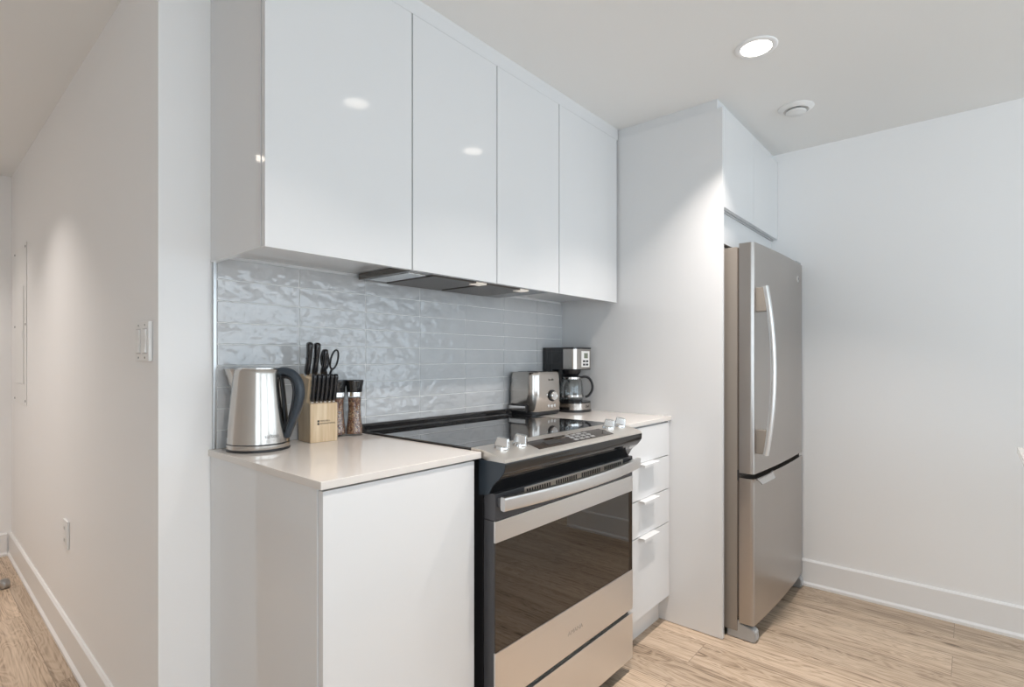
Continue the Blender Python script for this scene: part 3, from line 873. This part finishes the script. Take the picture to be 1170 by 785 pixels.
# ------------------------------------------------------------------ toaster
TO = Thing('toaster', 'stainless steel toaster with round dial between range and coffee maker', 'toaster', (1.33, -.095, HC))
ol = rrect(1.2380, 1.4480, -.1700, -.0160, (.030, .030, .045, .030), 8)
TO.part('base', prism_z(bmesh.new(), rrect(1.2400, 1.4460, -.1680, -.018, (.03, .03, .045, .03), 8), HC + .006, HC + .020), M_blkp)
bm = bmesh.new()
c = (1.343, -.093)
prev = None; lv = [(.020, 1.0), (.022, 1.012), (.12, .995), (.180, .965), (.190, .945), (.1945, .90)]
rings = []
for z, s_ in lv:
    rings.append([bm.verts.new((c[0] + (x - c[0]) * s_, c[1] + (y - c[1]) * s_, HC + z)) for x, y in ol])
for a, b in zip(rings, rings[1:]):
    for i in range(len(ol)): bm.faces.new((a[i], a[(i + 1) % len(ol)], b[(i + 1) % len(ol)], b[i]))
bm.faces.new(rings[0]); bm.faces.new(rings[-1])
bmesh.ops.recalc_face_normals(bm, faces=bm.faces)
tb = TO.part('body', bm, M_steel_v, angle=45)
for x in (1.285, 1.355): TO.part('bread_slot', B(x, x + .024, -.150, -.036, HC + .1935, HC + .1955), M_gapdark)
def disc_y(cx, cz, y, r, d, m, name, parent=None, prof=None):
    bm = bmesh.new(); lathe(bm, prof or [(.0001, 0), (r, 0), (r, d * .8), (r * .9, d), (.0001, d)], 32, cap=False)
    xform(bm, Matrix.Translation((cx, y, cz)) @ Matrix.Rotation(R(90), 4, 'X')); return TO.part(name, bm, m, parent)
dl = disc_y(1.367, 1.002, -.1665, .026, .010, M_blkp, 'dial_ring')
disc_y(1.367, 1.002, -.1765, .0200, .012, M_chrome, 'dial', dl, [(.0001, 0), (.020, 0), (.020, .009), (.018, .011), (.016, .010), (.0001, .010)])
for x in (1.342, 1.366, 1.388): disc_y(x, .957 - (.002 if x == 1.366 else 0), -.1690, .0075, .003, M_chrome, 'button')
bm = text_bm('Breville', .013, .0003); xform(bm, Matrix.Translation((1.362, -.1688, 1.074)) @ Matrix.Rotation(R(-2.2), 4, 'X') @ STAND); TO.part('brand_lettering', bm, M_print)
tr = bmesh.new(); box(tr, 1.2290, 1.2370, -.128, -.030, HC + .022, HC + .046, bev=.004)
ct = TO.part('crumb_tray', tr, M_steel)
fr = bmesh.new()
box(fr, 1.2280, 1.2374, -.132, -.026, HC + .046, HC + .0495, bev=.001); box(fr, 1.2280, 1.2374, -.1320, -.1285, HC + .018, HC + .046, bev=.001)
TO.part('tray_frame', fr, M_blkp, parent=ct)
for x, y in ((1.268, -.145), (1.415, -.145), (1.268, -.04), (1.415, -.04)):
    bm = bmesh.new(); lathe(bm, [(.009, 0), (.009, .007)], 16, (x, y, HC)); TO.part('foot', bm, M_rubber)

# ------------------------------------------------------------------ coffee maker and its carafe
CM = Thing('coffee_maker', 'black and stainless drip coffee maker in the corner by the tall panel', 'coffee maker', (1.58, -.11, HC))
cx0, cx1 = 1.500, 1.652
CM.part('base', prism_z(bmesh.new(), rrect(cx0 - .004, cx1 + .004, -.222, -.014, (.008, .008, .06, .06), 10), HC, HC + .012), M_blkp)
CM.part('base_band', prism_z(bmesh.new(), rrect(cx0 - .003, cx1 + .003, -.221, -.060, (.002, .002, .06, .06), 10), HC + .012, HC + .042), M_steel_v, angle=50)
CM.part('warming_plate', prism_z(bmesh.new(), rrect(cx0 - .001, cx1 + .001, -.219, -.058, (.002, .002, .058, .058), 10), HC + .042, HC + .050), M_blk)
CM.part('water_tank', prism_z(bmesh.new(), rrect(cx0, cx1, -.070, -.014, (.006, .006, .002, .002), 4), HC + .012, HC + .300), M_blk)
hdp = rrect(cx0, cx1, -.205, -.014, (.006, .006, .026, .026), 8)
CM.part('head', prism_z(bmesh.new(), rrect(cx0 + .0005, cx1 - .0005, -.1365, -.014, (.004, .004, .002, .002), 4), HC + .202, HC + .306), M_blk)
CM.part('head_shell', prism_z(bmesh.new(), rrect(cx0, cx1, -.2050, -.1370, (.001, .001, .024, .024), 8), HC + .205, HC + .300), M_steel_v, angle=50)
CM.part('lid', prism_z(bmesh.new(), rrect(cx0 - .001, cx1 + .001, -.207, -.014, (.006, .006, .025, .025), 8), HC + .3005, HC + .308), M_blk)
CM.part('head_rim', prism_z(bmesh.new(), rrect(cx0 + .001, cx1 - .001, -.204, -.137, (.001, .001, .024, .024), 8), HC + .201, HC + .205), M_blkp)
cpn = CM.part('control_panel', B(1.553, 1.622, -.2068, -.2045, HC + .214, HC + .290, bev=.001), M_plast)
CM.part('display', B(1.574, 1.606, -.2076, -.2066, HC + .256, HC + .281), M_lcd, parent=cpn)
for i in range(4):
    CM.part('button', B(1.564 + (i % 2) * .026, 1.584 + (i % 2) * .026, -.2078, -.2066, HC + .221 + (i // 2) * .016, HC + .231 + (i // 2) * .016, bev=.0004), M_dgrey, parent=cpn)
bm = bmesh.new(); lathe(bm, [(.030, .172), (.042, .186), (.046, .2015)], 30, (1.574, -.135, HC)); CM.part('filter_basket', bm, M_blkp)
bm = text_bm('Chef', .017, .0003); xform(bm, Matrix.Translation((1.577, -.2213, HC + .027)) @ STAND); CM.part('brand_lettering', bm, M_print)
CA = Thing('glass_carafe', 'empty glass coffee carafe with black handle standing in the coffee maker', 'carafe', (1.574, -.135, HC + .0505), local=True)
prof = [(.0500, 0), (.0545, .004), (.0565, .020), (.0570, .045), (.0550, .075), (.0490, .098), (.0440, .106)]
inn = [(r_ - .0025, z + (.003 if i == 0 else 0)) for i, (r_, z) in enumerate(prof)]
bm = bmesh.new(); lathe(bm, [(.0001, 0)] + prof + inn[::-1] + [(.0001, .003)], 44, cap=False)
CA.part('glass_body', bm, M_glass, angle=50)
CA.part('band', lathe(bmesh.new(), [(.0449, .1055), (.0460, .1055), (.0460, .1145), (.0449, .1145)], 40), M_steel)
CA.part('lid', lathe(bmesh.new(), [(.0445, .1145), (.0455, .1155), (.0450, .119), (.030, .1205), (.0001, .1208)], 36, cap=False), M_blkp)
CA.part('lower_band', lathe(bmesh.new(), [(.0570, .020), (.0576, .020), (.0578, .030), (.0572, .030)], 44), M_steel)
ha = math.atan2(-.756, .62); u = Vector((cos(ha), sin(ha), 0))
hp = smooth_path([u * .043 + Vector((0, 0, .112)), u * .066 + Vector((0, 0, .116)), u * .088 + Vector((0, 0, .105)), u * .1005 + Vector((0, 0, .078)), u * .0985 + Vector((0, 0, .050)), u * .083 + Vector((0, 0, .026)), u * .066 + Vector((0, 0, .018))], 5)
CA.part('handle', sweep(bmesh.new(), hp, .0085, .0058, side=(-u.y, u.x, 0), seg=14, sq=.8), M_blkp, angle=60)

# ------------------------------------------------------------------ ceiling lights and vent
def can(x, y, label, watts=CAN_WATTS):
    t = Thing('recessed_light', label, 'ceiling light', (x, y, H), group='recessed ceiling lights', local=True)
    t.part('trim_ring', lathe(bmesh.new(), [(.050, -.0035), (.053, -.006), (.066, -.0045), (.0695, -.0015), (.0695, -.0002), (.050, -.0002)], 48), M_base, angle=50)
    lens = t.part('lens', lathe(bmesh.new(), [(.0001, -.0042), (.0505, -.0042)], 40, cap=False), M_lens)
    l = bpy.data.lights.new('recessed_light_beam', 'AREA'); l.shape = 'DISK'; l.size = 0.06
    l.energy = watts; l.color = CAN_COLOR; l.spread = R(100)
    o = bpy.data.objects.new('recessed_light_beam', l); COL.objects.link(o)
    o.parent = t.o; o.location = (0, 0, -.008)
    o.visible_glossy = False
    return t
can(1.395, -1.036, 'lit round recessed ceiling light in front of the tall panel', CAN_WATTS * 1.15)
can(.704, -1.043, 'lit round recessed ceiling light above the aisle facing the range', CAN_WATTS * .72)
can(-.045, -1.060, 'lit round recessed ceiling light above the left end of the counter run', CAN_WATTS * .72)
can(-.70, 1.31, 'lit round recessed ceiling light in the hallway', CAN_WATTS * .72)
can(-.70, 2.30, 'unseen recessed ceiling light added as fill at the far end of the hallway', CAN_WATTS * .45)  # added lamp, out of view, to brighten the hall walls and ceiling
VT = Thing('ceiling_vent', 'round white exhaust vent in the ceiling near the right wall', 'vent', (1.981, -1.030, H), local=True)
VT.part('outer_ring', lathe(bmesh.new(), [(.046, -.010), (.050, -.0135), (.060, -.010), (.070, -.003), (.070, -.0002), (.046, -.0002)], 48), M_plast, angle=50)
VT.part('throat', lathe(bmesh.new(), [(.0001, -.0004), (.047, -.0004), (.047, -.0012), (.0001, -.0012)], 40, cap=False), M_vdark)
VT.part('valve_disc', lathe(bmesh.new(), [(.0001, -.012), (.030, -.012), (.039, -.016), (.040, -.020), (.034, -.025), (.0001, -.027)], 44, cap=False), M_plast, angle=50)

# ------------------------------------------------------------------ hallway fittings
SW = Thing('light_switch', 'white double rocker light switch plate on the hallway wall', 'light switch', (XH, .1025, 1.214))
SW.part('plate', B(XH - .011, XH - .0003, .044, .161, 1.160, 1.268, bev=.003), M_plast)
for y in (.074, .131):
    rk = bmesh.new(); prism = [(-.0112, 1.183), (-.0165, 1.184), (-.0125, 1.214), (-.0148, 1.245), (-.0112, 1.246)]
    a = [rk.verts.new((XH + d, y - .017, z)) for d, z in prism]; b = [rk.verts.new((XH + d, y + .017, z)) for d, z in prism]
    fs = [rk.faces.new(a), rk.faces.new(b[::-1])] + [rk.faces.new((a[i], b[i], b[(i + 1) % 5], a[(i + 1) % 5])) for i in range(5)]
    bmesh.ops.recalc_face_normals(rk, faces=fs)
    p_ = SW.part('rocker', rk, M_plast)
    fr = bmesh.new()
    for (a_, b_, c_, d_) in ((y - .020, y + .020, 1.2465, 1.2490), (y - .020, y + .020, 1.180, 1.1825)):
        box(fr, XH - .0114, XH - .0105, a_, b_, c_, d_)
    SW.part('rocker_gap', fr, M_edge)
    for z in (1.258, 1.170):
        bm = bmesh.new(); lathe(bm, [(.0001, 0), (.0028, 0), (.0028, .0008), (.0001, .0008)], 12, cap=False)
        xform(bm, Matrix.Translation((XH - .0108, y, z)) @ Matrix.Rotation(R(-90), 4, 'Y')); SW.part('screw', bm, M_screw)
OU = Thing('wall_outlet', 'white wall outlet low on the hallway wall above the baseboard', 'outlet', (XH, 1.133, .4675))
OU.part('plate', B(XH - .009, XH - .0003, 1.094, 1.172, .412, .523, bev=.003), M_plast)
for z in (.444, .492):
    s_ = OU.part('socket', B(XH - .0105, XH - .0088, 1.117, 1.149, z - .016, z + .016, bev=.0006), M_plast)
    bm = bmesh.new(); box(bm, XH - .0109, XH - .0103, 1.124, 1.127, z - .005, z + .007); box(bm, XH - .0109, XH - .0103, 1.138, 1.141, z - .005, z + .007)
    OU.part('slots', bm, M_screw, parent=s_)
AP = Thing('access_panel', 'white screwed electrical access panel on the far hallway wall', 'access panel', (XH, 2.365, 1.354))
AP.part('cover', B(XH - .0045, XH - .0003, 2.155, 2.575, .922, 1.787, bev=.002), M_plast)
pd = AP.part('door', B(XH - .0085, XH - .0044, 2.225, 2.505, 1.035, 1.560, bev=.0025), M_plast)
AP.part('latch', B(XH - .0105, XH - .0084, 2.235, 2.250, 1.28, 1.32, bev=.001), M_plast, parent=pd)
for y in (2.172, 2.556):
    for z in (.945, 1.352, 1.764):
        bm = bmesh.new(); lathe(bm, [(.0001, 0), (.0065, 0), (.005, .002), (.0001, .0022)], 14, cap=False)
        xform(bm, Matrix.Translation((XH - .0044, y, z)) @ Matrix.Rotation(R(-90), 4, 'Y')); AP.part('screw', bm, M_screw)
DS = Thing('door_stop', 'small grey metal dome door stop on the hallway floor', 'door stop', (-.216, 2.12, 0), local=True)
DS.part('plate', B(-.085, .012, -.012, .012, 0, .004, bev=.001), M_nickel)
DS.part('dome', lathe(bmesh.new(), [(.022, .004), (.023, .010), (.0225, .030), (.019, .041), (.011, .047), (.0001, .048)], 32, cap=False), M_nickel, angle=50)

# ------------------------------------------------------------------ island at the right edge
IS = Thing('kitchen_island', 'white kitchen island base under the counter corner at the right edge', 'kitchen island', (.85, -2.1, 0))
bm = bmesh.new(); box(bm, .125, 1.49, -2.42, -1.747, .10, .8955, bev=.0008)
IS.part('body', bm, M_lacin)
for a, b in ((.127, .58), (.583, 1.036), (1.039, 1.488)):
    IS.part('door', door(bmesh.new(), a, b, -1.7465, .0185, .105, .890), M_lac)
IS.part('toe_kick', B(.14, 1.475, -2.40, -1.80, 0, .0995), M_lacin)
single('island_countertop', 'off-white quartz island top whose corner shows at the right edge', 'countertop',
       B(.10, 1.517, -2.46, -1.704, .8975, HC, bev=.0016), M_quartz, (.85, -2.1, .8975), group='quartz countertops')
